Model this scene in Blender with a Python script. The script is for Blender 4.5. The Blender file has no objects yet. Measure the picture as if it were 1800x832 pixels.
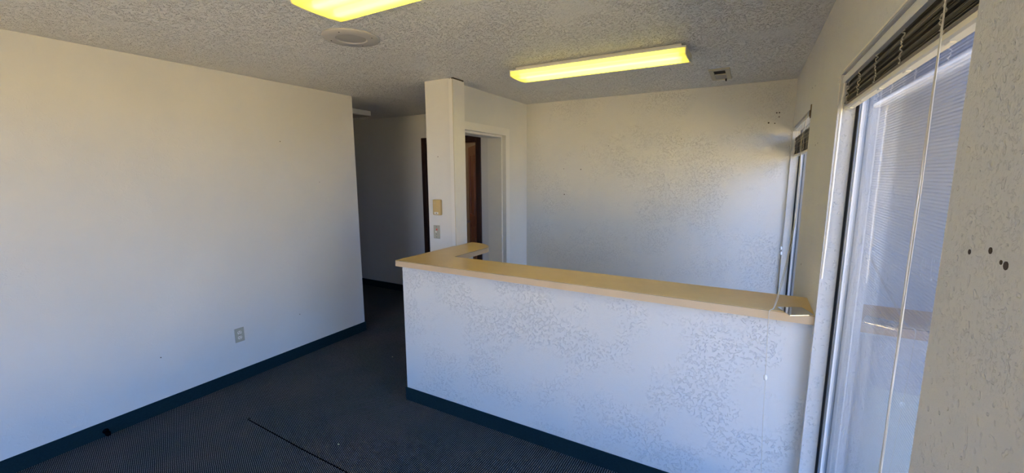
import bpy, bmesh, math, random
from mathutils import Vector, Matrix

scene = bpy.context.scene
COL = scene.collection
random.seed(7)

# ------------------------------------------------------------------ camera
CAM_H = 1.6666
YAW, PITCH, ROLL, FPX = 0.5162, 0.1482, -0.0037, 735.04
fwd = Vector((-math.sin(YAW)*math.cos(PITCH), math.cos(YAW)*math.cos(PITCH), -math.sin(PITCH)))
rt = Vector((math.cos(YAW), math.sin(YAW), 0))
up = rt.cross(fwd)
R_ = rt*math.cos(ROLL) + up*math.sin(ROLL)
U_ = -rt*math.sin(ROLL) + up*math.cos(ROLL)
cam_data = bpy.data.cameras.new('camera')
cam = bpy.data.objects.new('camera', cam_data)
COL.objects.link(cam)
m = Matrix((R_, U_, -fwd)).transposed().to_4x4()
m.translation = Vector((0, 0, CAM_H))
cam.matrix_world = m
cam_data.sensor_width = 36
cam_data.lens = FPX/1800*36
cam_data.clip_start = 0.02
scene.camera = cam

# ------------------------------------------------------------------ world, sun, exposure
SKY_COL, SKY_STR = (0.42, 0.85, 1.86), 0.92
world = bpy.data.worlds.new('sky'); scene.world = world; world.use_nodes = True
wn = world.node_tree; wn.nodes.clear()
wo = wn.nodes.new('ShaderNodeOutputWorld'); wb = wn.nodes.new('ShaderNodeBackground')
tc = wn.nodes.new('ShaderNodeTexCoord'); sx = wn.nodes.new('ShaderNodeSeparateXYZ')
cr = wn.nodes.new('ShaderNodeValToRGB')
cr.color_ramp.elements[0].position = 0.0; cr.color_ramp.elements[0].color = (SKY_COL[0]*1.15, SKY_COL[1]*1.1, SKY_COL[2]*1.04, 1)
cr.color_ramp.elements[1].position = 0.6; cr.color_ramp.elements[1].color = (SKY_COL[0]*.75, SKY_COL[1]*.82, SKY_COL[2]*.95, 1)
wn.links.new(tc.outputs['Generated'], sx.inputs[0]); wn.links.new(sx.outputs['Z'], cr.inputs[0])
wn.links.new(cr.outputs[0], wb.inputs[0]); wb.inputs[1].default_value = SKY_STR
wn.links.new(wb.outputs[0], wo.inputs[0])

sd = bpy.data.lights.new('sun', 'SUN'); sun = bpy.data.objects.new('sun', sd); COL.objects.link(sun)
sd.energy = 16.0; sd.angle = math.radians(0.6); sd.color = (1.0, 0.82, 0.54)
sun.rotation_euler = Vector((-0.75, 0.55, 1.15)).normalized().to_track_quat('Z', 'Y').to_euler()

def portal(name, loc, face, w, h):
    d = bpy.data.lights.new(name, 'AREA'); d.shape = 'RECTANGLE'; d.size = w; d.size_y = h
    d.cycles.is_portal = True
    o = bpy.data.objects.new(name, d); COL.objects.link(o); o.location = loc
    o.rotation_euler = Vector(face).to_track_quat('-Z', 'Y').to_euler()
portal('window_portal', (0.50, 1.515, 1.1), (-1, 0, 0), 1.2, 1.86)
portal('window_portal.001', (0.50, 3.665, 1.1), (-1, 0, 0), 1.22, 1.86)
portal('window_portal.002', (-1.95, -1.52, 1.1), (0, 1, 0), 1.3, 1.98)  # portal of the storefront added behind the camera
portal('window_portal.003', (0.50, -0.35, 1.1), (-1, 0, 0), 1.3, 1.86)  # portal of the added side window

scene.view_settings.view_transform = 'Standard'
scene.view_settings.look = 'None'
scene.view_settings.gamma = 1
scene.view_settings.use_curve_mapping = False
scene.view_settings.exposure = 2.65

# ------------------------------------------------------------------ materials
class NT:
    def __init__(s, name):
        s.m = bpy.data.materials.new(name); s.m.use_nodes = True
        s.n = s.m.node_tree.nodes; s.l = s.m.node_tree.links
        s.b = s.n.get('Principled BSDF'); s.out = s.n.get('Material Output')
    def new(s, t, **k):
        nd = s.n.new(t)
        for a, v in k.items(): setattr(nd, a, v)
        return nd
    def link(s, a, b): s.l.new(a, b)
    def coord(s, scale=(1, 1, 1), rot=(0, 0, 0)):
        g = s.new('ShaderNodeNewGeometry'); mp = s.new('ShaderNodeMapping')
        mp.inputs['Scale'].default_value = scale; mp.inputs['Rotation'].default_value = rot
        s.link(g.outputs['Position'], mp.inputs[0]); return mp.outputs[0]
    def noise(s, vec, scale, detail=2, rough=.5, dist=0):
        n = s.new('ShaderNodeTexNoise'); n.inputs['Scale'].default_value = scale
        n.inputs['Detail'].default_value = detail; n.inputs['Roughness'].default_value = rough
        n.inputs['Distortion'].default_value = dist
        if vec is not None: s.link(vec, n.inputs['Vector'])
        return n.outputs['Fac']
    def math(s, op, a, b=None, clamp=False):
        n = s.new('ShaderNodeMath', operation=op, use_clamp=clamp)
        for i, v in enumerate((a, b)):
            if v is None: continue
            if isinstance(v, (int, float)): n.inputs[i].default_value = v
            else: s.link(v, n.inputs[i])
        return n.outputs[0]
    def maprange(s, v, a, b, c=0, d=1, smooth=True):
        n = s.new('ShaderNodeMapRange', interpolation_type='SMOOTHSTEP' if smooth else 'LINEAR')
        s.link(v, n.inputs[0])
        for i, x in enumerate((a, b, c, d)): n.inputs[i+1].default_value = x
        return n.outputs[0]
    def incidence(s):
        g = s.new('ShaderNodeNewGeometry'); d = s.new('ShaderNodeVectorMath', operation='DOT_PRODUCT')
        s.link(g.outputs['Incoming'], d.inputs[0]); s.link(g.outputs['Normal'], d.inputs[1])
        return s.math('ABSOLUTE', d.outputs['Value'])
    def mix(s, f, a, b):
        n = s.new('ShaderNodeMix', data_type='RGBA')
        if isinstance(f, (int, float)): n.inputs[0].default_value = f
        else: s.link(f, n.inputs[0])
        for i, v in ((6, a), (7, b)):
            if isinstance(v, tuple): n.inputs[i].default_value = (*v[:3], 1)
            else: s.link(v, n.inputs[i])
        return n.outputs[2]
    def bump(s, h, dist, strength=1.0, normal=None):
        n = s.new('ShaderNodeBump'); n.inputs['Distance'].default_value = dist
        n.inputs['Strength'].default_value = strength; s.link(h, n.inputs['Height'])
        if normal is not None: s.link(normal, n.inputs['Normal'])
        return n.outputs[0]

def plain(name, col, rough=.6, metal=0.0, spec=.5, var=0.0, scale=20, bump=0.0):
    t = NT(name)
    t.b.inputs['Base Color'].default_value = (*col, 1)
    t.b.inputs['Roughness'].default_value = rough; t.b.inputs['Metallic'].default_value = metal
    t.b.inputs['Specular IOR Level'].default_value = spec
    if var or bump:
        f = t.noise(t.coord(), scale, 3)
        if var:
            t.link(t.mix(f, tuple(c*(1-var) for c in col), tuple(min(1, c*(1+var)) for c in col)), t.b.inputs['Base Color'])
        if bump: t.link(t.bump(f, bump), t.b.inputs['Normal'])
    return t.m

def plaster(name, col, ridge=0.0016, rscale=26, grain=0.0004, patch=3.0, cover=(.42, .58), rough=.72, dirt=.06, pits=0.0, width=.045, spec=.35):
    """skip-trowel plaster: thin broken ridges in patches over a fine roller grain"""
    t = NT(name); v = t.coord()
    t.b.inputs['Roughness'].default_value = rough; t.b.inputs['Specular IOR Level'].default_value = spec
    def strokes(sc, w, lo):
        a = t.math('ABSOLUTE', t.math('SUBTRACT', t.noise(v, sc, 2, .5, .6), .5))
        ln = t.maprange(a, 0.0, w, 1, 0)
        return t.math('MULTIPLY', ln, t.maprange(t.noise(v, sc*1.5, 0), lo+.05, lo+.11))
    pm = t.maprange(t.noise(v, patch, 3, .6), cover[0], cover[1], .12, 1)
    h = t.math('MULTIPLY', t.math('MAXIMUM', strokes(rscale, width, .50), strokes(rscale*1.63, width*1.3, .48)), pm)
    g = t.noise(v, 160, 3, .6)
    nb = t.bump(g, grain)
    nb = t.bump(h, ridge, 1.0, nb)
    if pits:
        pz = t.maprange(t.noise(v, 75, 1), .27, .38, 0, 1)
        nb = t.bump(pz, pits, 1.0, nb)
    t.link(nb, t.b.inputs['Normal'])
    d = t.noise(v, 1.3, 5, .6)
    t.link(t.mix(t.maprange(d, .35, .7), tuple(c*(1-dirt) for c in col), col), t.b.inputs['Base Color'])
    return t.m

WALL = (0.70, 0.68, 0.64)
M = {}
M['wall_smooth'] = plaster('wall_paint_smooth', WALL, ridge=.0003, rscale=14, grain=.00025, patch=2, dirt=.05)
M['wall_rough'] = plaster('wall_paint_trowelled', WALL, ridge=.0020, rscale=36, grain=.0003, patch=3.2, cover=(.40, .56), dirt=.03)
M['wall_back'] = plaster('wall_paint_back', WALL, ridge=.0020, rscale=38, grain=.0004, patch=2.2, cover=(.40, .6), dirt=.03)
M['wall_window'] = plaster('wall_paint_window', WALL, ridge=.0006, rscale=60, grain=.0012, patch=6, dirt=.06, pits=.0014)
M['ceiling'] = plaster('ceiling_texture', (0.83, 0.81, 0.78), ridge=.012, rscale=40, grain=.0012, patch=1.3, cover=(.30, .52), rough=.55, dirt=.05, spec=.6, width=.06)
M['trim'] = plain('white_trim_paint', (0.74, 0.71, 0.66), .45, var=.03)
M['base'] = plain('teal_carpet_base', (0.008, 0.024, 0.029), .95, spec=.1, var=.35, scale=120, bump=.0006)
M['counter_top'] = None
M['darkwood'] = None
M['black'] = plain('black_rubber', (0.012, 0.012, 0.014), .6)
M['alu'] = plain('grey_aluminium', (0.48, 0.50, 0.53), .35, .7)
M['rail'] = plain('cream_vinyl', (0.80, 0.74, 0.62), .4)
def mat_slat():
    t = NT('taupe_slat'); oi = t.new('ShaderNodeObjectInfo')
    t.link(t.mix(t.maprange(oi.outputs['Random'], .55, .95), (0.10, 0.083, 0.057), (0.46, 0.40, 0.30)), t.b.inputs['Base Color'])
    t.b.inputs['Roughness'].default_value = .4; return t.m
M['slat'] = mat_slat()
M['cord'] = plain('braided_cord', (0.66, 0.60, 0.48), .8)
M['ladder'] = plain('ladder_string', (0.60, 0.53, 0.42), .9)
M['beige'] = plain('beige_plastic', (0.54, 0.39, 0.16), .4)
M['ivory'] = plain('ivory_plastic', (0.40, 0.385, 0.30), .4)
M['ivory2'] = plain('ivory_receptacle', (0.72, 0.69, 0.60), .35)
M['slot'] = plain('dark_slot', (0.03, 0.02, 0.02), .8)
M['red'] = plain('red_plastic', (0.70, 0.10, 0.06), .5)
M['white'] = plain('white_enamel', (0.76, 0.75, 0.72), .4)
M['greydisc'] = plain('dull_grey_plastic', (0.40, 0.38, 0.35), .7)
M['disc'] = plain('cover_plate_paint', (0.50, 0.475, 0.44), .6)
M['duct'] = plain('duct_black', (0.015, 0.01, 0.01), .8)
M['ventpaint'] = plain('vent_cream_paint', (0.50, 0.45, 0.33), .5, var=.15, scale=40)
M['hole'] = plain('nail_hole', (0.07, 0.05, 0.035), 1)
M['rust'] = plain('rusty_bracket', (0.13, 0.08, 0.03), .8, var=.3)
M['lint'] = plain('pale_lint', (0.5, 0.52, 0.3), .9)
M['asphalt'] = plain('outdoor_paving', (0.46, 0.37, 0.19), .9, var=.15, scale=2)
M['soot'] = plain('matt_black', (0.002, 0.002, 0.003), 1, spec=0)
M['slate'] = plain('slate_outdoor_wall', (0.115, 0.115, 0.13), .9, var=.1, scale=3)
M['stucco'] = plain('outdoor_stucco', (0.45, 0.42, 0.37), .9, var=.1, scale=3)

def mat_counter(name, a, b, rough):
    t = NT(name); v = t.coord((1, 1, 1))
    f = t.noise(v, 5, 5, .6); f2 = t.noise(v, 420, 2)
    t.link(t.mix(t.maprange(f, .3, .7), a, b), t.b.inputs['Base Color'])
    t.b.inputs['Roughness'].default_value = rough
    t.link(t.bump(f2, .00012), t.b.inputs['Normal'])
    return t.m
M['counter_top'] = mat_counter('tan_laminate', (0.62, 0.43, 0.17), (0.68, 0.48, 0.20), .33)
M['counter_edge'] = mat_counter('tan_laminate_edge', (0.60, 0.43, 0.25), (0.64, 0.47, 0.29), .4)
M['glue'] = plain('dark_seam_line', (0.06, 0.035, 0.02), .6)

def mat_wood(name, a, b, rough=.35):
    t = NT(name); v = t.coord((14, 14, 1.2))
    f = t.noise(v, 3, 6, .65, 1.2)
    t.link(t.mix(t.maprange(f, .3, .7), a, b), t.b.inputs['Base Color'])
    t.b.inputs['Roughness'].default_value = rough
    return t.m
M['darkwood'] = mat_wood('dark_stained_wood', (0.018, 0.006, 0.003), (0.05, 0.017, 0.008))
M['doorwood'] = mat_wood('reddish_brown_door_wood', (0.12, 0.030, 0.010), (0.26, 0.075, 0.022))

def mat_carpet():
    t = NT('woven_loop_carpet'); g = t.new('ShaderNodeNewGeometry'); s = t.new('ShaderNodeSeparateXYZ')
    t.link(g.outputs['Position'], s.inputs[0])
    nz = t.noise(g.outputs['Position'], 9, 2)
    wob = t.math('MULTIPLY', t.math('SUBTRACT', nz, .5), .006)
    X = t.math('ADD', s.outputs['X'], wob); Y = t.math('ADD', s.outputs['Y'], wob)
    PX, PY = .0125, .0100
    row = t.math('FLOOR', t.math('DIVIDE', X, PX))
    fx = t.math('ABSOLUTE', t.math('SUBTRACT', t.math('FRACT', t.math('DIVIDE', X, PX)), .5))
    off = t.math('MULTIPLY', t.math('MODULO', t.math('ABSOLUTE', row), 2), .5)
    fy = t.math('ABSOLUTE', t.math('SUBTRACT', t.math('FRACT', t.math('ADD', t.math('DIVIDE', Y, PY), off)), .5))
    dot = t.math('MULTIPLY', t.maprange(fx, .12, .30, 1, 0), t.maprange(fy, .12, .34, 1, 0))
    big = t.noise(t.coord(), 2.2, 4)
    fine = t.noise(t.coord(), 240, 2)
    base = t.mix(t.maprange(big, .35, .65), (0.005, 0.009, 0.012), (0.008, 0.010, 0.011))
    fleck = t.mix(t.maprange(big, .35, .65), (0.30, 0.34, 0.35), (0.40, 0.38, 0.39))
    t.link(t.mix(t.math('MULTIPLY', dot, t.maprange(fine, .25, .6, .6, 1)), base, fleck), t.b.inputs['Base Color'])
    t.b.inputs['Roughness'].default_value = .95; t.b.inputs['Specular IOR Level'].default_value = .12
    t.link(t.bump(dot, .0025), t.b.inputs['Normal'])
    return t.m
M['carpet'] = mat_carpet()

def mat_glass():
    t = NT('dusty_window_glass'); t.n.remove(t.b)
    tr = t.new('ShaderNodeBsdfTransparent'); tr.inputs[0].default_value = (.93, .95, .96, 1)
    gl = t.new('ShaderNodeBsdfGlossy'); gl.inputs['Roughness'].default_value = 0.004
    # Schlick reflectance of a two-sided sheet, the same from either side
    c = t.incidence()
    F = t.math('ADD', t.math('MULTIPLY', t.math('POWER', t.math('SUBTRACT', 1.0, c), 5.0), .957), .043)
    F2 = t.math('DIVIDE', t.math('MULTIPLY', F, 2.0), t.math('ADD', F, 1.0), True)
    mx = t.new('ShaderNodeMixShader'); t.link(F2, mx.inputs[0])
    t.link(tr.outputs[0], mx.inputs[1]); t.link(gl.outputs[0], mx.inputs[2])
    df = t.new('ShaderNodeBsdfDiffuse'); df.inputs[0].default_value = (.8, .82, .85, 1)
    v = t.coord((1, 3, 1.2), (.2, 0, 0))
    n1 = t.noise(v, 6, 4, .6, 1.5)
    scr = t.maprange(t.math('ABSOLUTE', t.math('SUBTRACT', n1, .5)), 0, .008, .6, 0)
    pm = t.maprange(t.noise(t.coord(), 4, 2), .52, .62)
    dust = t.math('ADD', t.math('MULTIPLY', scr, pm), t.maprange(t.noise(t.coord(), 60, 3), .4, .8, .015, .05))
    m2 = t.new('ShaderNodeMixShader'); t.link(dust, m2.inputs[0])
    t.link(mx.outputs[0], m2.inputs[1]); t.link(df.outputs[0], m2.inputs[2])
    t.link(m2.outputs[0], t.out.inputs[0])
    return t.m
M['glass'] = mat_glass()

def mat_clear():
    t = NT('glossy_clear_sheet'); t.n.remove(t.b)
    gl = t.new('ShaderNodeBsdfGlossy'); gl.inputs['Roughness'].default_value = .02; gl.inputs[0].default_value = (.85, .86, .88, 1)
    df = t.new('ShaderNodeBsdfTransparent'); df.inputs[0].default_value = (.8, .8, .8, 1)
    mx = t.new('ShaderNodeMixShader'); mx.inputs[0].default_value = .6
    t.link(df.outputs[0], mx.inputs[1]); t.link(gl.outputs[0], mx.inputs[2]); t.link(mx.outputs[0], t.out.inputs[0])
    return t.m
M['clear'] = mat_clear()

def mat_screen():
    t = NT('fine_insect_screen'); t.n.remove(t.b)
    g = t.new('ShaderNodeNewGeometry'); s = t.new('ShaderNodeSeparateXYZ'); t.link(g.outputs['Position'], s.inputs[0])
    f = t.math('FRACT', t.math('MULTIPLY', s.outputs['Z'], 110))
    # woven mesh: the more slanting the view, the more thread it crosses
    k = t.maprange(f, .3, .7, .12, .42)
    op = t.math('SUBTRACT', 1.0, t.math('EXPONENT', t.math('DIVIDE', t.math('MULTIPLY', k, -1.0), t.math('MAXIMUM', t.incidence(), .05))), True)
    tr = t.new('ShaderNodeBsdfTransparent')
    df = t.new('ShaderNodeBsdfDiffuse'); df.inputs[0].default_value = (.12, .125, .14, 1)
    tl = t.new('ShaderNodeBsdfTranslucent'); tl.inputs[0].default_value = (.12, .125, .14, 1)
    ad = t.new('ShaderNodeMixShader'); ad.inputs[0].default_value = .5
    t.link(df.outputs[0], ad.inputs[1]); t.link(tl.outputs[0], ad.inputs[2])
    mx = t.new('ShaderNodeMixShader'); t.link(op, mx.inputs[0]); t.link(tr.outputs[0], mx.inputs[1]); t.link(ad.outputs[0], mx.inputs[2])
    t.link(mx.outputs[0], t.out.inputs[0]); return t.m
M['screen'] = mat_screen()

def mat_emit(name, col, s):
    t = NT(name); t.n.remove(t.b); e = t.new('ShaderNodeEmission'); e.inputs[0].default_value = (*col, 1); e.inputs[1].default_value = s
    t.link(e.outputs[0], t.out.inputs[0]); return t.m
TUBE = 2.3
M['tube'] = mat_emit('glowing_tube', (1.0, .86, .22), TUBE)
def mat_lens():
    t = NT('yellowed_lamp_lens'); t.n.remove(t.b)
    d = t.new('ShaderNodeBsdfTranslucent'); d.inputs[0].default_value = (.95, .88, .42, 1)
    e = t.new('ShaderNodeBsdfDiffuse'); e.inputs[0].default_value = (.80, .74, .42, 1)
    tr = t.new('ShaderNodeBsdfTransparent'); tr.inputs[0].default_value = (1, .95, .6, 1)
    a = t.new('ShaderNodeMixShader'); a.inputs[0].default_value = .3
    t.link(d.outputs[0], a.inputs[1]); t.link(e.outputs[0], a.inputs[2])
    b = t.new('ShaderNodeMixShader'); b.inputs[0].default_value = .10
    t.link(a.outputs[0], b.inputs[1]); t.link(tr.outputs[0], b.inputs[2])
    t.link(b.outputs[0], t.out.inputs[0]); return t.m
M['lens'] = mat_lens()
M['fill_glow'] = mat_emit('fill_bulb_glow', (1.0, .62, .30), 4.5)

# ------------------------------------------------------------------ mesh helpers
def add_box(bm, x0, x1, y0, y1, z0, z1, bev=0):
    vs = [bm.verts.new((x, y, z)) for x in (x0, x1) for y in (y0, y1) for z in (z0, z1)]
    fs = [(0, 1, 3, 2), (4, 6, 7, 5), (0, 4, 5, 1), (2, 3, 7, 6), (0, 2, 6, 4), (1, 5, 7, 3)]
    faces = [bm.faces.new([vs[i] for i in f]) for f in fs]
    if bev:
        es = {e for f in faces for e in f.edges}
        bmesh.ops.bevel(bm, geom=list(es), offset=bev, segments=2, affect='EDGES', profile=.5)
def box_bm(*a, bev=0):
    bm = bmesh.new(); add_box(bm, *a, bev=bev); return bm
def add_prism(bm, pts, axis, a, b):
    """extrude a 2D outline (list of 2-tuples) along axis (0,1,2) from a to b"""
    def mk(p, q):
        if axis == 0: return (q, p[0], p[1])
        if axis == 1: return (p[0], q, p[1])
        return (p[0], p[1], q)
    A = [bm.verts.new(mk(p, a)) for p in pts]; B = [bm.verts.new(mk(p, b)) for p in pts]
    n = len(pts)
    bm.faces.new(A[::-1]); bm.faces.new(B)
    for i in range(n): bm.faces.new((A[i], A[(i+1) % n], B[(i+1) % n], B[i]))
def add_tube(bm, pts, r, seg=8):
    pts = [Vector(p) for p in pts]; rings = []
    nrm = None
    for i, p in enumerate(pts):
        d = (pts[min(i+1, len(pts)-1)] - pts[max(i-1, 0)]).normalized()
        if nrm is None:
            nrm = d.orthogonal().normalized()
        nrm = (nrm - d*nrm.dot(d)).normalized(); bn = d.cross(nrm)
        rr = r[i] if isinstance(r, (list, tuple)) else r
        rings.append([bm.verts.new(p + (nrm*math.cos(2*math.pi*k/seg) + bn*math.sin(2*math.pi*k/seg))*rr) for k in range(seg)])
    for a, b in zip(rings, rings[1:]):
        for k in range(seg): bm.faces.new((a[k], a[(k+1) % seg], b[(k+1) % seg], b[k]))
    bm.faces.new(rings[0][::-1]); bm.faces.new(rings[-1])
def add_cyl(bm, c, axis, r, h, seg=24):
    c = Vector(c); ax = Vector(axis).normalized()
    add_tube(bm, [c, c + ax*h], r, seg)
def add_lathe(bm, c, prof, seg=48):
    """prof: list of (r, z)"""
    rings = []
    for r, z in prof:
        if r < 1e-6: rings.append([bm.verts.new((c[0], c[1], c[2]+z))])
        else: rings.append([bm.verts.new((c[0]+r*math.cos(2*math.pi*k/seg), c[1]+r*math.sin(2*math.pi*k/seg), c[2]+z)) for k in range(seg)])
    for a, b in zip(rings, rings[1:]):
        for k in range(seg):
            k2 = (k+1) % seg
            if len(a) == 1 and len(b) == 1: continue
            if len(a) == 1: bm.faces.new((a[0], b[k], b[k2]))
            elif len(b) == 1: bm.faces.new((a[k], a[k2], b[0]))
            else: bm.faces.new((a[k], a[k2], b[k2], b[k]))
def obj(name, bm, mat, parent=None, smooth=False, mats=None):
    bmesh.ops.recalc_face_normals(bm, faces=bm.faces[:])
    me = bpy.data.meshes.new(name); bm.to_mesh(me); bm.free()
    for mm in (mats or [mat]): me.materials.append(mm)
    o = bpy.data.objects.new(name, me); COL.objects.link(o)
    if parent is not None:
        o.parent = parent; o.matrix_parent_inverse = parent.matrix_world.inverted() if parent.type != 'EMPTY' else Matrix.Translation(-parent.location)
    if smooth:
        for p in me.polygons: p.use_smooth = True
        try:
            me.set_sharp_from_angle(angle=math.radians(40))
        except Exception: pass
    return o
def tag(o, label, cat, group=None):
    o['label'] = label; o['category'] = cat
    if group: o['group'] = group
    return o
def thing(name, label, cat, loc, group=None):
    o = bpy.data.objects.new(name, None); COL.objects.link(o); o.location = loc; o.empty_display_size = .05
    return tag(o, label, cat, group)
def struct(name, bm, mat, parent=None, **k):
    o = obj(name, bm, mat, parent, **k)
    if parent is None: o['kind'] = 'structure'
    return o

# ------------------------------------------------------------------ dimensions
H = 2.44
XL, XR, XE = -3.522, 0.277, 0.47       # left wall face, window wall inner and outer face
YR = -1.40                             # rear wall (behind the camera)
YE = 2.978                             # end of the left wall
YB = 4.31                              # back wall face
YH0, YH1 = 2.154, 2.29                 # reception half wall
XH = -2.124                            # its left end
ZC, TC = 1.064, 0.042                  # counter top and edge thickness
WT, WS = 2.042, 0.17                   # window head and sill
W_ADDED = (-1.0, 0.30); W1 = (0.924, 2.112); W2 = (3.06, 4.29)  # first one is an unseen window, added for its light
XP, XQ = -2.249, -2.449                # partition faces (office, corridor)
YS = 2.835                             # partition's front end
DY0, DY1, DZ = 3.00, 3.835, 2.062      # cased opening in the partition
HD0, HD1, HDZ = -3.745, -2.935, 2.075  # corridor door opening in back wall
HX = -7.0                              # corridor's left end
BB = 0.097

# ------------------------------------------------------------------ structure
struct('floor', box_bm(HX-.1, XE, YR-.1, YB+.12, -.12, 0), M['carpet'])
struct('ceiling', box_bm(HX-.1, XE+.35, YR-.45, YB+.45, H, H+.18), M['ceiling'])
struct('wall_left', box_bm(XL-.13, XL, YR, YE, 0, H), M['wall_smooth'])
struct('wall_hall', box_bm(HX, XL-.13, YE-.12, YE, 0, H), M['wall_smooth'])
struct('wall_hall_end', box_bm(HX-.1, HX, YE-.12, YB, 0, H), M['wall_smooth'])
# back wall: corridor part with a door opening, office part to the window wall
bm = bmesh.new()
add_box(bm, HX, HD0, YB, YB+.12, 0, H); add_box(bm, HD0, HD1, YB, YB+.12, HDZ, H)
add_box(bm, HD1, XQ+.1, YB, YB+.12, 0, H)
struct('wall_back_hall', bm, M['wall_smooth'])
struct('wall_back', box_bm(XQ+.1, XE, YB, YB+.12, 0, H), M['wall_back'])
# window wall
bm = bmesh.new()
for a, b in ((YR-.1, W_ADDED[0]), (W_ADDED[1], W1[0]), (W1[1], W2[0]), (W2[1], YB)): add_box(bm, XR, XE, a, b, 0, H)
for w in (W_ADDED, W1, W2):
    add_box(bm, XR, XE, w[0], w[1], 0, WS); add_box(bm, XR, XE, w[0], w[1], WT, H)
struct('wall_right', bm, M['wall_window'])
# rear wall with an opening for the added, unseen storefront
bm = bmesh.new()
add_box(bm, XL-.13, -2.6, YR-.12, YR, 0, H); add_box(bm, -1.3, XR, YR-.12, YR, 0, H)
add_box(bm, -2.6, -1.3, YR-.12, YR, 2.1, H); add_box(bm, -2.6, -1.3, YR-.12, YR, 0, .1)
struct('wall_front', bm, M['wall_smooth'])
# partition with boxed front end and cased opening
bm = bmesh.new()
add_box(bm, XQ, -2.168, YS, 2.978, 0, H)
add_box(bm, XQ, XP, 2.978, DY0, 0, H); add_box(bm, XQ, XP, DY1, YB, 0, H); add_box(bm, XQ, XP, DY0, DY1, DZ, H)
struct('wall_partition', bm, M['wall_smooth'])
# corner board wrapping the partition's end, standing on the counter
bm = bmesh.new()
add_prism(bm, [(-2.185, 2.817), (-2.149, 2.817), (-2.144, 2.822), (-2.144, 2.975), (-2.168, 2.975), (-2.168, 2.835), (-2.185, 2.835)], 2, ZC+.001, H-.012)
tr1 = struct('trim_1', bm, M['trim'])
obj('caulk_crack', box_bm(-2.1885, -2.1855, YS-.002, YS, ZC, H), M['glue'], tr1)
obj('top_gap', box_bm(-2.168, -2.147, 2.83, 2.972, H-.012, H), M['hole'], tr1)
obj('board_joint', box_bm(-2.1495, -2.1440, 2.8165, 2.8178, ZC+.002, H-.013), M['ventpaint'], tr1)
# lining and stop of the cased opening
bm = bmesh.new()
add_box(bm, XQ-.01, XP-.040, DY1-.02, DY1, 0, DZ-.02)
add_box(bm, XQ-.01, XP-.040, DY0, DY0+.02, 0, DZ-.02)
add_box(bm, XQ-.01, XP-.040, DY0, DY1, DZ-.02, DZ)
struct('door_1', bm, M['trim'])
bm = bmesh.new()
add_box(bm, XP-.001, XP+.004, DY0-.0, DY1+.075, DZ, DZ+.072, bev=.0015)
add_box(bm, XP-.001, XP+.004, DY1, DY1+.075, 0, DZ, bev=.0015)
struct('trim_2', bm, M['trim'])
# reception half wall: long leg and return under the counter leg
bm = bmesh.new()
add_prism(bm, [(XH, YH0), (XR, YH0), (XR, YH1), (XH+.14, YH1), (XH+.14, YS), (XH, YS)], 2, 0, ZC-TC)
struct('wall_reception', bm, M['wall_rough'])
# carpet base
def base(name, pts, parent=None):
    bm = bmesh.new(); add_prism(bm, pts, 2, 0, BB); return struct(name, bm, M['base'])
T = .009
base('baseboard_left', [(XL, YR), (XL+T, YR), (XL+T, YE+T), (XL-.3, YE+T), (XL-.3, YE), (XL, YE)])
base('baseboard_reception', [(XH-T, YH0-T), (XR, YH0-T), (XR, YH0), (XH, YH0), (XH, YS), (XH-T, YS)])
base('baseboard_hall', [(HX, YB-T), (HD0-.065, YB-T), (HD0-.065, YB), (HX, YB)])
base('baseboard_back', [(XP, YB-T), (XR, YB-T), (XR, YB), (XP, YB)])
# carpet seam: a shallow dark line where two rolls meet
bm = bmesh.new()
pts = []
add_tube(bm, [(XL+.62, 1.43, .0006), (-2.9, 1.417, .0006), (-2.3, 1.402, .0006), (-1.2, 1.395, .0006)], .0030, 6)
o = struct('trim_3', bm, M['soot']); o['label'] = 'dark seam line between two lengths of carpet'

# ------------------------------------------------------------------ windows
XG = .353
def window(idx, w, screen=True):
    y0, y1 = w
    root = struct('window_%d' % idx, (lambda b: ([add_box(b, XG-.012, XG+.045, a, c, d, e, ) for a, c, d, e in
        ((y0, y0+.022, WS, WT), (y1-.022, y1, WS, WT), (y0+.022, y1-.022, WS, WS+.022), (y0+.022, y1-.022, WT-.022, WT))], b)[1])(bmesh.new()), M['alu'])
    g = bmesh.new()
    for a, c, d, e in ((y0, y0+.005, WS, WT), (y1-.005, y1, WS, WT), (y0, y1, WT-.005, WT), (y0, y1, WS, WS+.005)):
        add_box(g, XG-.020, XG-.012, a, c, d, e)
    obj('gasket', g, M['black'], root)
    b = bmesh.new()
    for a, c, d, e in ((y0+.022, y0+.028, WS+.022, WT-.022), (y1-.028, y1-.022, WS+.022, WT-.022), (y0+.028, y1-.028, WT-.028, WT-.022), (y0+.028, y1-.028, WS+.022, WS+.028)):
        add_box(b, XG-.006, XG, a, c, d, e)
    obj('glazing_bead', b, M['white'], root)
    for k, dx in enumerate((0, .014)):
        g = bmesh.new()
        vs = [g.verts.new(p) for p in ((XG+dx, y0+.02, WS+.02), (XG+dx, y1-.02, WS+.02), (XG+dx, y1-.02, WT-.02), (XG+dx, y0+.02, WT-.02))]
        g.faces.new(vs); obj('pane', g, M['glass'], root)
    if screen:
        g = bmesh.new()
        vs = [g.verts.new(p) for p in ((XG+.05, y0+.02, WS+.02), (XG+.05, y1-.02, WS+.02), (XG+.05, y1-.02, WT-.02), (XG+.05, y0+.02, WT-.02))]
        g.faces.new(vs); obj('insect_screen', g, M['screen'], root)
    return root
window(1, W1); window(2, W2); window(4, W_ADDED)  # last one: unseen window, added to brighten the left wall
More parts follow.
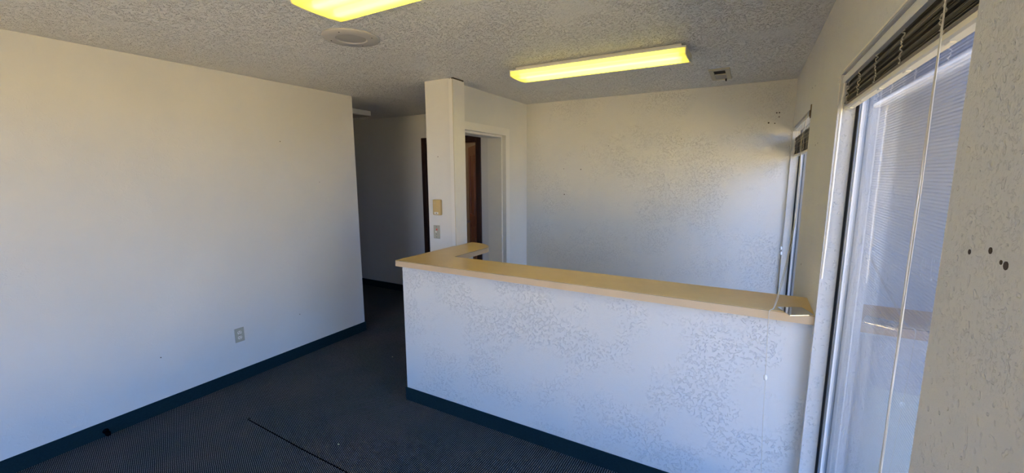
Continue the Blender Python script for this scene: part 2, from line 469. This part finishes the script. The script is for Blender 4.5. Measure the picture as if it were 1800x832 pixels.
# unseen storefront behind the camera, added to light the room
b = bmesh.new()
for x in (-2.6, -1.97, -1.34): add_box(b, x, x+.04, YR-.08, YR-.03, .1, 2.1)
add_box(b, -2.6, -1.3, YR-.08, YR-.03, .1, .15); add_box(b, -2.6, -1.3, YR-.08, YR-.03, 2.05, 2.1)
w3 = struct('window_3', b, M['alu'])
g = bmesh.new(); vs = [g.verts.new(p) for p in ((-2.6, YR-.055, .1), (-1.3, YR-.055, .1), (-1.3, YR-.055, 2.1), (-2.6, YR-.055, 2.1))]; g.faces.new(vs)
obj('pane', g, M['glass'], w3)

# ------------------------------------------------------------------ outside
o = obj('ground', box_bm(-30, 60, -40, 50, -.4, -.15), M['asphalt']); o['kind'] = 'structure'

o = obj('added_wing_wall', box_bm(XE, 9, YB+.12, YB+.30, -.2, 3.3), M['slate']); o['kind'] = 'structure'  # added wing wall, placed to darken the view out of the windows
# ------------------------------------------------------------------ corridor door
struct('trim_4', (lambda b: (add_box(b, HD0-.062, HD0, YB-.016, YB, 0, HDZ+.062, bev=.003), add_box(b, HD1, HD1+.062, YB-.016, YB, 0, HDZ+.062, bev=.003),
    add_box(b, HD0, HD1, YB-.016, YB, HDZ, HDZ+.062, bev=.003), add_box(b, HD0-.002, HD0+.018, YB-.002, YB+.122, 0, HDZ), add_box(b, HD1-.018, HD1+.002, YB-.002, YB+.122, 0, HDZ),
    add_box(b, HD0, HD1, YB-.002, YB+.122, HDZ-.018, HDZ), b)[-1])(bmesh.new()), M['darkwood'])

# room beyond the corridor door
struct('wall_far_room', (lambda b: (add_box(b, -4.9, -1.4, 6.6, 6.7, 0, H), add_box(b, -5.0, -4.9, YB+.12, 6.7, 0, H), add_box(b, -1.4, -1.3, YB+.12, 6.7, 0, H),
    add_box(b, -5, -1.3, YB+.12, 6.7, H, H+.1), add_box(b, -5, -1.3, YB+.12, 6.7, -.1, 0), b)[-1])(bmesh.new()), M['wall_smooth'])
# panelled leaf standing open into that room, hinged at the right jamb
def door_leaf():
    W, HH, TH = .76, 2.03, .035
    b = bmesh.new()
    stiles = [(0, .11, 0, HH), (W-.11, W, 0, HH), (.11, W-.11, HH-.12, HH), (.11, W-.11, 0, .22), (.11, W-.11, .95, 1.10), (W/2-.05, W/2+.05, .22, HH-.12)]
    for x0, x1, z0, z1 in stiles: add_box(b, x0, x1, 0, TH, z0, z1, bev=.003)
    root = obj('door_2', b, M['doorwood']); root['kind'] = 'structure'
    for x0, x1 in ((.11, W/2-.05), (W/2+.05, W-.11)):
        for z0, z1 in ((.22, .95), (1.10, HH-.12)):
            p = bmesh.new(); add_box(p, x0-.004, x1+.004, .011, TH-.011, z0-.004, z1+.004)
            add_box(p, x0+.03, x1-.03, .006, TH-.006, z0+.03, z1-.03, bev=.004)
            obj('panel', p, M['doorwood'], root)
    k = bmesh.new()
    for s in (-1, 1):
        y = 0 if s < 0 else TH
        add_tube(k, [(W-.06, y, .98), (W-.06, y+s*.03, .98), (W-.06, y+s*.045, .98), (W-.06, y+s*.06, .98)], [.012, .012, .026, .018], 16)
    obj('door_knob', k, M['alu'], root, smooth=True)
    h = bmesh.new()
    for z in (.2, 1.0, 1.8): add_box(h, -.006, .0, 0, .03, z, z+.09)
    obj('hinge', h, M['alu'], root)
    return root
leaf = door_leaf()
leaf.location = (HD1-.024, YB+.13, .012); leaf.rotation_euler = (0, 0, math.radians(135))
# unseen bulb, added to light the open leaf
lt = thing('fill_bulb', 'unseen bulb added to light the open leaf in the room behind the corridor door', 'light', (-4.5, 4.85, H))
b = bmesh.new(); add_lathe(b, (-4.5, 4.85, H-.12), [(0, 0), (.05, .01), (.08, .05), (.07, .10)], 20); obj('globe', b, M['fill_glow'], lt, smooth=True)
b = bmesh.new(); add_lathe(b, (-4.5, 4.85, H-.02), [(0, 0), (.08, 0), (.08, .02), (0, .02)], 20); obj('canopy', b, M['white'], lt)

# ------------------------------------------------------------------ countertop
XCL = XH-.036; YF = YH0-.030; YK = 2.430; XLR = -1.868; YT = 3.045
def counter_outline(inset=0.0):
    i = inset
    pts = [(XCL+i, YF+i), (XR-i*0, YF+i), (XR-i*0, YK-i), (XLR-i, YK-i)]
    # rounded free end: straight up the right side then an arc back to the wall
    cy = 2.86; xa, xb = XLR-i, -2.143
    pts.append((XLR-i, cy))
    for k in range(1, 14):
        a = math.pi/2*k/13
        pts.append((xb + (xa-xb)*math.cos(a), cy + (YT-i-cy)*math.sin(a)))
    pts += [(xb, 2.812), (XCL+i, 2.812)]
    return pts
ct = thing('reception_countertop', 'tan laminate countertop with a rounded return, capping the textured half wall', 'countertop', (-1.0, YH0, ZC-TC))
b = bmesh.new(); add_prism(b, counter_outline(.0012), 2, ZC-.0022, ZC); obj('laminate_top', b, M['counter_top'], ct)
b = bmesh.new(); add_prism(b, counter_outline(.0022), 2, ZC-.0040, ZC-.0022); o = obj('seam_line', b, M['glue'], ct)
b = bmesh.new(); add_prism(b, counter_outline(0), 2, ZC-TC, ZC-.0040); o = obj('edge_band', b, M['counter_edge'], ct); o['label'] = 'lighter pinkish tan edge'

# glossy sheet at the counter's right end
b = bmesh.new()
add_prism(b, [(0.143, 2.180), (0.183, 2.071), (0.2745, 2.128), (0.2395, 2.228)], 2, ZC+.0008, ZC+.0035)
sheet = tag(obj('glass_sheet', b, M['clear']), 'small mirror-like clear sheet lying on the right end of the tan countertop', 'sheet')

# ------------------------------------------------------------------ ceiling lamps
def wrap_lamp(x0, x1, y0, y1, zt, zb, label, lit=True, group=None):
    yc = (y0+y1)/2; w = y1-y0
    t = thing('ceiling_lamp', label, 'light', ((x0+x1)/2, yc, H), group)
    b = bmesh.new(); add_box(b, x0+.03, x1-.03, yc-w*.36, yc+w*.36, zt+.006, H-.0005, bev=.003); obj('mounting_pan', b, M['white'], t)
    b = bmesh.new(); add_box(b, x0, x1, y0, y0+.006, zt-.004, zt+.006); add_box(b, x0, x1, y1-.006, y1, zt-.004, zt+.006)
    add_box(b, x0, x1, y0+.006, y1-.006, zt+.004, zt+.008); obj('reflector_frame', b, M['white'], t)
    prof = [(y0+.003, zt), (y0+.004, zb+.014), (y0+.009, zb+.005), (y0+.020, zb+.001), (y0+w*.35, zb-.003), (y1-w*.35, zb-.003), (y1-.020, zb+.001), (y1-.009, zb+.005), (y1-.004, zb+.014), (y1-.003, zt)]
    b = bmesh.new()
    L = [b.verts.new((x0+.004, *p)) for p in prof]; R = [b.verts.new((x1-.004, *p)) for p in prof]
    for i in range(len(prof)-1): b.faces.new((L[i], L[i+1], R[i+1], R[i]))
    obj('lens', b, M['lens'], t, smooth=False)
    for a, c in ((x0-.001, x0+.005), (x1-.005, x1+.001)):
        b = bmesh.new(); pp = [(y0, zt+.004)] + [(p[0] + (-.001 if p[0] < yc else .001), p[1]-.001) for p in prof] + [(y1, zt+.004)]
        add_prism(b, pp, 0, a, c); obj('end_cap', b, M['lampend'], t)
    if lit:
        for yy in (yc-w*.2, yc+w*.2):
            b = bmesh.new(); add_cyl(b, (x0+.05, yy, zt-.022), (1, 0, 0), .013, x1-x0-.1, 12); obj('tube', b, M['tube'], t, smooth=True)
    return t
t_ = NT('lamp_end_plastic'); t_.b.inputs['Base Color'].default_value = (.72, .68, .50, 1); M['lampend'] = t_.m
wrap_lamp(-1.725, -.520, 1.168, 1.437, 2.412, 2.373, 'lit yellow fluorescent lamp at the top edge, beside the round cover plate')
wrap_lamp(-1.588, -.388, 2.770, 3.030, 2.410, 2.370, 'lit yellow fluorescent lamp hanging above the reception counter, before the vent')

# boxy unlit fixture in the corridor
t = thing('corridor_lamp', 'unlit white boxy ceiling lamp in the dark corridor, half hidden by the left wall', 'light', (-4.30, 3.40, H))
b = bmesh.new(); add_box(b, -4.46, -4.10, 3.02, 3.74, H-.062, H-.006, bev=.003); obj('housing', b, M['white'], t)
b = bmesh.new(); add_box(b, -4.45, -4.11, 3.03, 3.73, H-.070, H-.062, bev=.002); obj('lens', b, M['greydisc'], t)
b = bmesh.new(); add_box(b, -4.40, -4.16, 3.1, 3.66, H-.006, H); obj('mounting_pan', b, M['slot'], t)

# round cover plate on the ceiling
cx, cy = -2.035, 1.742
t = thing('ceiling_speaker', 'round white cover plate with dull grey centre on the ceiling beside the near lamp', 'speaker', (cx, cy, H))
b = bmesh.new(); add_lathe(b, (cx, cy, H), [(.156, 0), (.156, -.006), (.151, -.010), (.086, -.012), (.080, -.007)], 64); obj('trim_ring', b, M['disc'], t, smooth=True)
b = bmesh.new(); add_lathe(b, (cx, cy, H), [(0, -.009), (.070, -.009), (.081, -.0065), (.081, 0)], 64); obj('grille', b, M['greydisc'], t, smooth=True)
for a in (200, 290, 20, 110):
    b = bmesh.new(); add_cyl(b, (cx+.125*math.cos(math.radians(a)), cy+.125*math.sin(math.radians(a)), H-.0105), (0, 0, -1), .0035, .002, 10); obj('screw', b, M['slot'], t)

# ceiling vent
vx0, vx1, vy0, vy1 = -.338, -.196, 3.60, 4.00
t = thing('ceiling_vent', 'small cream ceiling register with black slot and grey flap, near the back wall', 'vent', ((vx0+vx1)/2, 3.8, H))
b = bmesh.new(); z0, z1 = H-.009, H-.0005
for a in ((vx0, vx0+.030, vy0, vy1), (vx1-.032, vx1, vy0, vy1), (vx0+.030, vx1-.032, vy0, vy0+.05), (vx0+.030, vx1-.032, vy1-.03, vy1)):
    add_box(b, *a, z0, z1)
obj('frame', b, M['ventpaint'], t)
b = bmesh.new(); add_box(b, vx0+.030, vx1-.032, vy0+.05, vy1-.03, H-.002, H-.0006); obj('duct_opening', b, M['duct'], t)
b = bmesh.new(); add_box(b, vx0+.030, vx1-.032, 3.80, vy1-.03, H-.007, H-.004); obj('damper_flap', b, M['greydisc'], t)
b = bmesh.new(); add_box(b, vx0+.030, vx1-.032, 3.785, 3.797, H-.010, H-.003); obj('louvre_bar', b, M['ventpaint'], t)
b = bmesh.new(); add_box(b, vx1-.045, vx1-.034, 3.955, 3.99, H-.024, H-.009); obj('lever', b, M['slot'], t)

# ------------------------------------------------------------------ blinds
def slat_mesh(L):
    b = bmesh.new(); w = .025; n = 4
    top = []; bot = []
    for k in range(n+1):
        u = -1+2*k/n; x = u*w/2; z = .0014*(1-u*u)
        top.append([b.verts.new((x, y, z+.0004)) for y in (-L/2, L/2)]); bot.append([b.verts.new((x, y, z-.0003)) for y in (-L/2, L/2)])
    for k in range(n):
        b.faces.new((top[k][0], top[k+1][0], top[k+1][1], top[k][1])); b.faces.new((bot[k][1], bot[k+1][1], bot[k+1][0], bot[k][0]))
        for j in (0, 1): b.faces.new((top[k][j], bot[k][j], bot[k+1][j], top[k+1][j]))
    b.faces.new((top[0][0], top[0][1], bot[0][1], bot[0][0])); b.faces.new((top[n][1], top[n][0], bot[n][0], bot[n][1]))
    bmesh.ops.recalc_face_normals(b, faces=b.faces[:])
    me = bpy.data.meshes.new('slat'); b.to_mesh(me); b.free(); me.materials.append(M['slat'])
    return me
def blind(y0, y1, label, z_head, z_stack, z_rail, n, ladders, slope=0.0, group=None):
    xc = XR+.032; L = y1-y0; ym = (y0+y1)/2
    t = thing('mini_blind', label, 'blind', (xc, ym, WT), group)
    b = bmesh.new()
    h = WT-z_head; f = XR+.006
    pr = [(f+.001, z_head), (f, z_head+.004), (f-.001, WT-.012), (f+.003, WT-.004), (f+.010, WT-.001), (XR+.05, WT-.001), (XR+.05, z_head), (f+.018, z_head-.0)]
    add_prism(b, pr, 1, y0+.001, y1-.001); o = obj('headrail', b, M['headrail'], t)
    me = slat_mesh(L-.006)
    rnd = random.Random(3)
    zr = z_rail
    for k in range(n):
        z = zr+.022 + (z_stack-zr-.024)*k/(n-1)
        s = bpy.data.objects.new('slat', me); COL.objects.link(s); s.parent = t
        s.location = (rnd.uniform(-.004, .004), rnd.uniform(-.002, .002), z-WT+rnd.uniform(-.001, .001))
        s.rotation_euler = (slope + rnd.uniform(-.0006, .0006), rnd.uniform(-.22, .22), rnd.uniform(-.001, .001))
    b = bmesh.new()
    add_prism(b, [(xc-.0135, zr+.004), (xc-.0135, zr+.014), (xc-.010, zr+.018), (xc+.010, zr+.018), (xc+.0135, zr+.014), (xc+.0135, zr+.004), (xc+.009, zr), (xc-.009, zr)], 1, y0+.002, y1-.002)
    rail = obj('bottom_rail', b, M['rail'], t)
    for yy in ladders:
        b = bmesh.new(); add_box(b, xc-.006, xc+.004, yy-.012, yy+.012, zr-.0025, zr+.001, bev=.001); obj('rail_clip', b, M['rail'], rail)
        for sgn in (-1, 1):
            b = bmesh.new(); pts = []
            z = zr+.018
            while z < z_stack-.002:
                pts.append((xc+sgn*(.0135+rnd.uniform(.0, .007)), yy+rnd.uniform(-.007, .007), z)); z += .0035
            pts.append((xc+sgn*.013, yy, z_head))
            add_tube(b, pts, .0014, 5); obj('ladder_cord', b, M['ladder'], t)
    return t
M['headrail'] = plain('white_headrail', (0.66, 0.65, 0.64), .35)
bl1 = blind(W1[0]+.004, W1[1]-.004, 'raised mini blind in the near large window, a thick dark slat stack with cream rail', 2.008, 2.006, 1.908, 30, (2.04, 1.857, 1.63, 1.387, 1.129))
bl2 = blind(W2[0]+.004, W2[1]-.01, 'raised mini blind of the far window over the counter, patterned slat stack', 2.012, 1.955, 1.80, 42, (4.2, 3.98, 3.75, 3.52, 3.3, 3.15))
b = bmesh.new()
add_tube(b, [(.288, 2.088, 2.01), (.2845, 2.088, 1.90), (.283, 2.088, 1.5), (.280, 2.088, 1.236)], .0042, 8)
obj('tilt_wand', b, M['rail'], bl1)
for dx, dy, ph in ((0, 0, 0), (.003, .010, 2), (-.001, -.009, 4)):
    b = bmesh.new(); pts = []
    for k in range(25):
        z = 2.02 - k*.075
        if z < .30: break
        pts.append((.2785+dx+.0015*math.sin(k*.6+ph), 1.075+dy+.0035*math.sin(k*.45+ph), z))
    add_tube(b, pts, .0013, 6); obj('lift_cord', b, M['cord'], bl1)
# far blind's long pull cords, draped over the counter's front edge
for j, off in enumerate((0, .005)):
    P = [(.262, 3.085, 2.02), (.245, 3.06, 1.86), (.236+off, 2.93, 1.65), (.228+off, 2.80, 1.47), (.190+off, 2.50, 1.272), (.146+off, 2.24, 1.12), (.128+off*.5, 2.160, ZC+.004), (.113+off*.4, YF-.004, ZC+.001), (.110, YF-.006, ZC-.02), (.112, YF-.007, .95), (.118, YF-.008, .76)]
    # smooth it
    Q = []
    V = [Vector(p) for p in P]
    for i in range(len(V)-1):
        p0, p1, p2, p3 = V[max(i-1, 0)], V[i], V[i+1], V[min(i+2, len(V)-1)]
        for s in range(6):
            u = s/6; Q.append(.5*((2*p1)+(-p0+p2)*u+(2*p0-5*p1+4*p2-p3)*u*u+(-p0+3*p1-3*p2+p3)*u**3))
    Q.append(V[-1]); b = bmesh.new(); add_tube(b, Q, .0013, 6); obj('pull_cord', b, M['cord'], bl2)
b = bmesh.new(); add_tube(b, [(.118, YF-.008, .762), (.118, YF-.008, .757), (.119, YF-.008, .748), (.119, YF-.008, .739), (.119, YF-.008, .735)], [.003, .007, .0085, .006, .002], 14)
o = obj('cord_bead', b, M['white'], bl2, smooth=True)
b = bmesh.new(); add_tube(b, [(.119, YF-.008, .737), (.124, YF-.006, .55), (.136, YF-.004, .28), (.139, YF-.004, .12)], .0012, 6); obj('pull_cord', b, M['cord'], bl2)
# thin cord with two beads by the back wall
b = bmesh.new(); add_tube(b, [(.262, 4.2, 1.98), (.255, 4.2, 1.73), (.262, 4.2, 1.4), (.267, 4.2, 1.04)], .0009, 6); obj('tilt_cord', b, M['cord'], bl2)
for x, z in ((.262, 1.03), (.266, .985)):
    b = bmesh.new(); add_tube(b, [(x, 4.2, z+.016), (x, 4.2, z+.009), (x, 4.2, z-.006), (x, 4.2, z-.014)], [.003, .008, .010, .004], 12); obj('cord_bead', b, M['white'], bl2, smooth=True)

# cream edge strip along the near window's head
b = bmesh.new()
add_prism(b, [(XR-.003, WT+.002), (XR-.003, WT+.008), (XR+.001, WT+.008), (XR+.001, WT+.002)], 1, W1[0], 2.05)
struct('trim_5', b, M['rail'])
# rusty bracket at the far window's upper corner
b = bmesh.new(); add_box(b, XR-.004, XR+.001, W2[0]-.015, W2[0]+.012, 1.985, 2.062); add_box(b, XR-.008, XR-.004, W2[0]-.004, W2[0]+.010, 1.995, 2.03)
tag(obj('blind_bracket', b, M['rust']), 'rusty brown bracket at the upper near corner of the far window', 'bracket')
b = bmesh.new(); add_box(b, XR-.002, XR+.001, W1[1]-.002, W1[1]+.010, 1.93, 2.028); add_box(b, XR-.006, XR-.001, W1[1]-.001, W1[1]+.006, 2.012, 2.030)
tag(obj('blind_bracket', b, M['rail']), 'cream bracket at the upper far corner of the near large window', 'bracket')

# ------------------------------------------------------------------ wall fittings
# duplex outlet low on the left wall
oy, oz = 1.722, .385
t = thing('wall_outlet', 'ivory duplex power outlet low on the smooth left wall', 'outlet', (XL, oy, oz))
b = bmesh.new(); add_box(b, XL, XL+.006, oy-.036, oy+.036, oz-.058, oz+.058, bev=.0025); pl = obj('cover_plate', b, M['ivory'], t)
for dz in (.021, -.021):
    b = bmesh.new()
    pts = []
    for k in range(20):
        a = 2*math.pi*k/20; pts.append((oy+max(-.0155, min(.0155, .0175*math.cos(a))), oz+dz+.0145*math.sin(a)))
    add_prism(b, pts, 0, XL+.005, XL+.008); r = obj('receptacle', b, M['ivory2'], t)
    b = bmesh.new()
    for dy in (-.0065, .0065): add_box(b, XL+.0075, XL+.0085, oy+dy-.0014, oy+dy+.0014, oz+dz+.000, oz+dz+.009)
    add_cyl(b, (XL+.0075, oy, oz+dz-.007), (1, 0, 0), .0027, .001, 10); obj('slots', b, M['slot'], r)
b = bmesh.new(); add_cyl(b, (XL+.0055, oy, oz), (1, 0, 0), .003, .0015, 10); obj('screw', b, M['slot'], t)

# beige chime / sensor box on the partition end
bx, bz = -2.339, 1.386
t = thing('wall_sensor', 'beige rounded plastic box on the partition end above the cover plate', 'thermostat', (bx, YS, bz))
b = bmesh.new(); add_box(b, bx-.042, bx+.042, YS-.030, YS, bz-.068, bz+.066, bev=.008); obj('case', b, M['beige'], t, smooth=True)
b = bmesh.new(); add_box(b, bx-.024, bx+.020, YS-.0312, YS-.029, bz-.060, bz-.040, bev=.0006); w = obj('label_plate', b, M['ivory2'], t)
b = bmesh.new(); add_box(b, bx-.003, bx+.003, YS-.0325, YS-.031, bz-.055, bz-.046); obj('button', b, M['slot'], w)
b = bmesh.new()
for i in range(4):
    for j in range(4): add_cyl(b, (bx-.030+i*.006, YS-.0295, bz+.028+j*.006), (0, -1, 0), .0016, .001, 6)
obj('speaker_holes', b, M['ventpaint'], t)
# cover plate with two jacks below
sx_, sz = -2.364, 1.168
t = thing('jack_plate', 'ivory wall plate with red jack on the partition end, under the beige box', 'wall plate', (sx_, YS, sz))
b = bmesh.new(); add_box(b, sx_-.034, sx_+.034, YS-.006, YS, sz-.059, sz+.059, bev=.0025); obj('plate', b, M['ivory'], t)
b = bmesh.new(); add_box(b, sx_-.004, sx_+.010, YS-.009, YS-.0055, sz+.014, sz+.030, bev=.001); obj('red_jack', b, M['red'], t)
b = bmesh.new(); add_box(b, sx_-.012, sx_+.001, YS-.009, YS-.0055, sz-.006, sz+.008, bev=.001); obj('white_jack', b, M['ivory2'], t)
for dz in (.045, -.020, -.045):
    b = bmesh.new(); add_cyl(b, (sx_, YS-.0055, sz+dz), (0, -1, 0), .003, .0015, 10); obj('screw', b, M['slot'], t)

# nail holes and old anchor plugs, part of their walls
def holes(axis, val, sgn, pts, parent):
    for a, z, r in pts:
        b = bmesh.new(); n = 9
        c = (val, a, z) if axis == 0 else (a, val, z)
        ax = (sgn, 0, 0) if axis == 0 else (0, sgn, 0)
        add_cyl(b, c, ax, r, .0007, n)
        o = obj('nail_hole', b, M['hole'], bpy.data.objects[parent])
holes(1, YB, -1, [(-1.792, 1.722, .004), (-1.595, 1.714, .006), (-1.781, 1.443, .006), (.096, 2.095, .007), (.169, 2.175, .006), (.150, 2.175, .006), (.142, 2.088, .005), (.170, 2.14, .005), (-.60, 1.99, .004), (-1.30, 1.95, .004)], 'wall_back')
holes(0, XR, -1, [(.828, 1.555, .0038), (.771, 1.566, .0045), (.729, 1.554, .0055), (.741, 1.556, .003), (3.112, 2.163, .005), (2.975, 2.152, .004), (2.70, 1.81, .004), (2.62, 1.815, .004), (2.80, 1.16, .006)], 'wall_right')
holes(0, XL, 1, [(1.20, .40, .004), (2.20, 1.95, .004), (2.25, .40, .004), (2.55, 1.6, .003)], 'wall_left')
holes(1, YS, -1, [(-2.33, 1.815, .004)], 'wall_partition')

# door stop bumper at the left baseboard, lint on the carpet
b = bmesh.new(); add_tube(b, [(XL+.009, .865, .035), (XL+.015, .865, .035), (XL+.022, .865, .034), (XL+.050, .863, .033), (XL+.052, .863, .033), (XL+.066, .862, .032)], [.016, .016, .007, .007, .015, .013], 12)
tag(obj('door_stop', b, M['soot'], smooth=True), 'small black rubber door stop on the left baseboard', 'door stop')
for (x, y, r) in ((-2.126, 1.542, .006), (-2.766, 2.631, .006)):
    b = bmesh.new(); bmesh.ops.create_icosphere(b, subdivisions=1, radius=r)
    for v in b.verts: v.co = Vector((v.co.x*1.4, v.co.y*.8, abs(v.co.z)*.5)) + Vector((x, y, .0005))
    tag(obj('lint', b, M['lint']), 'pale speck of lint on the carpet, nearer the camera' if y < 2 else 'pale speck of lint on the carpet, left of the half wall corner', 'lint')
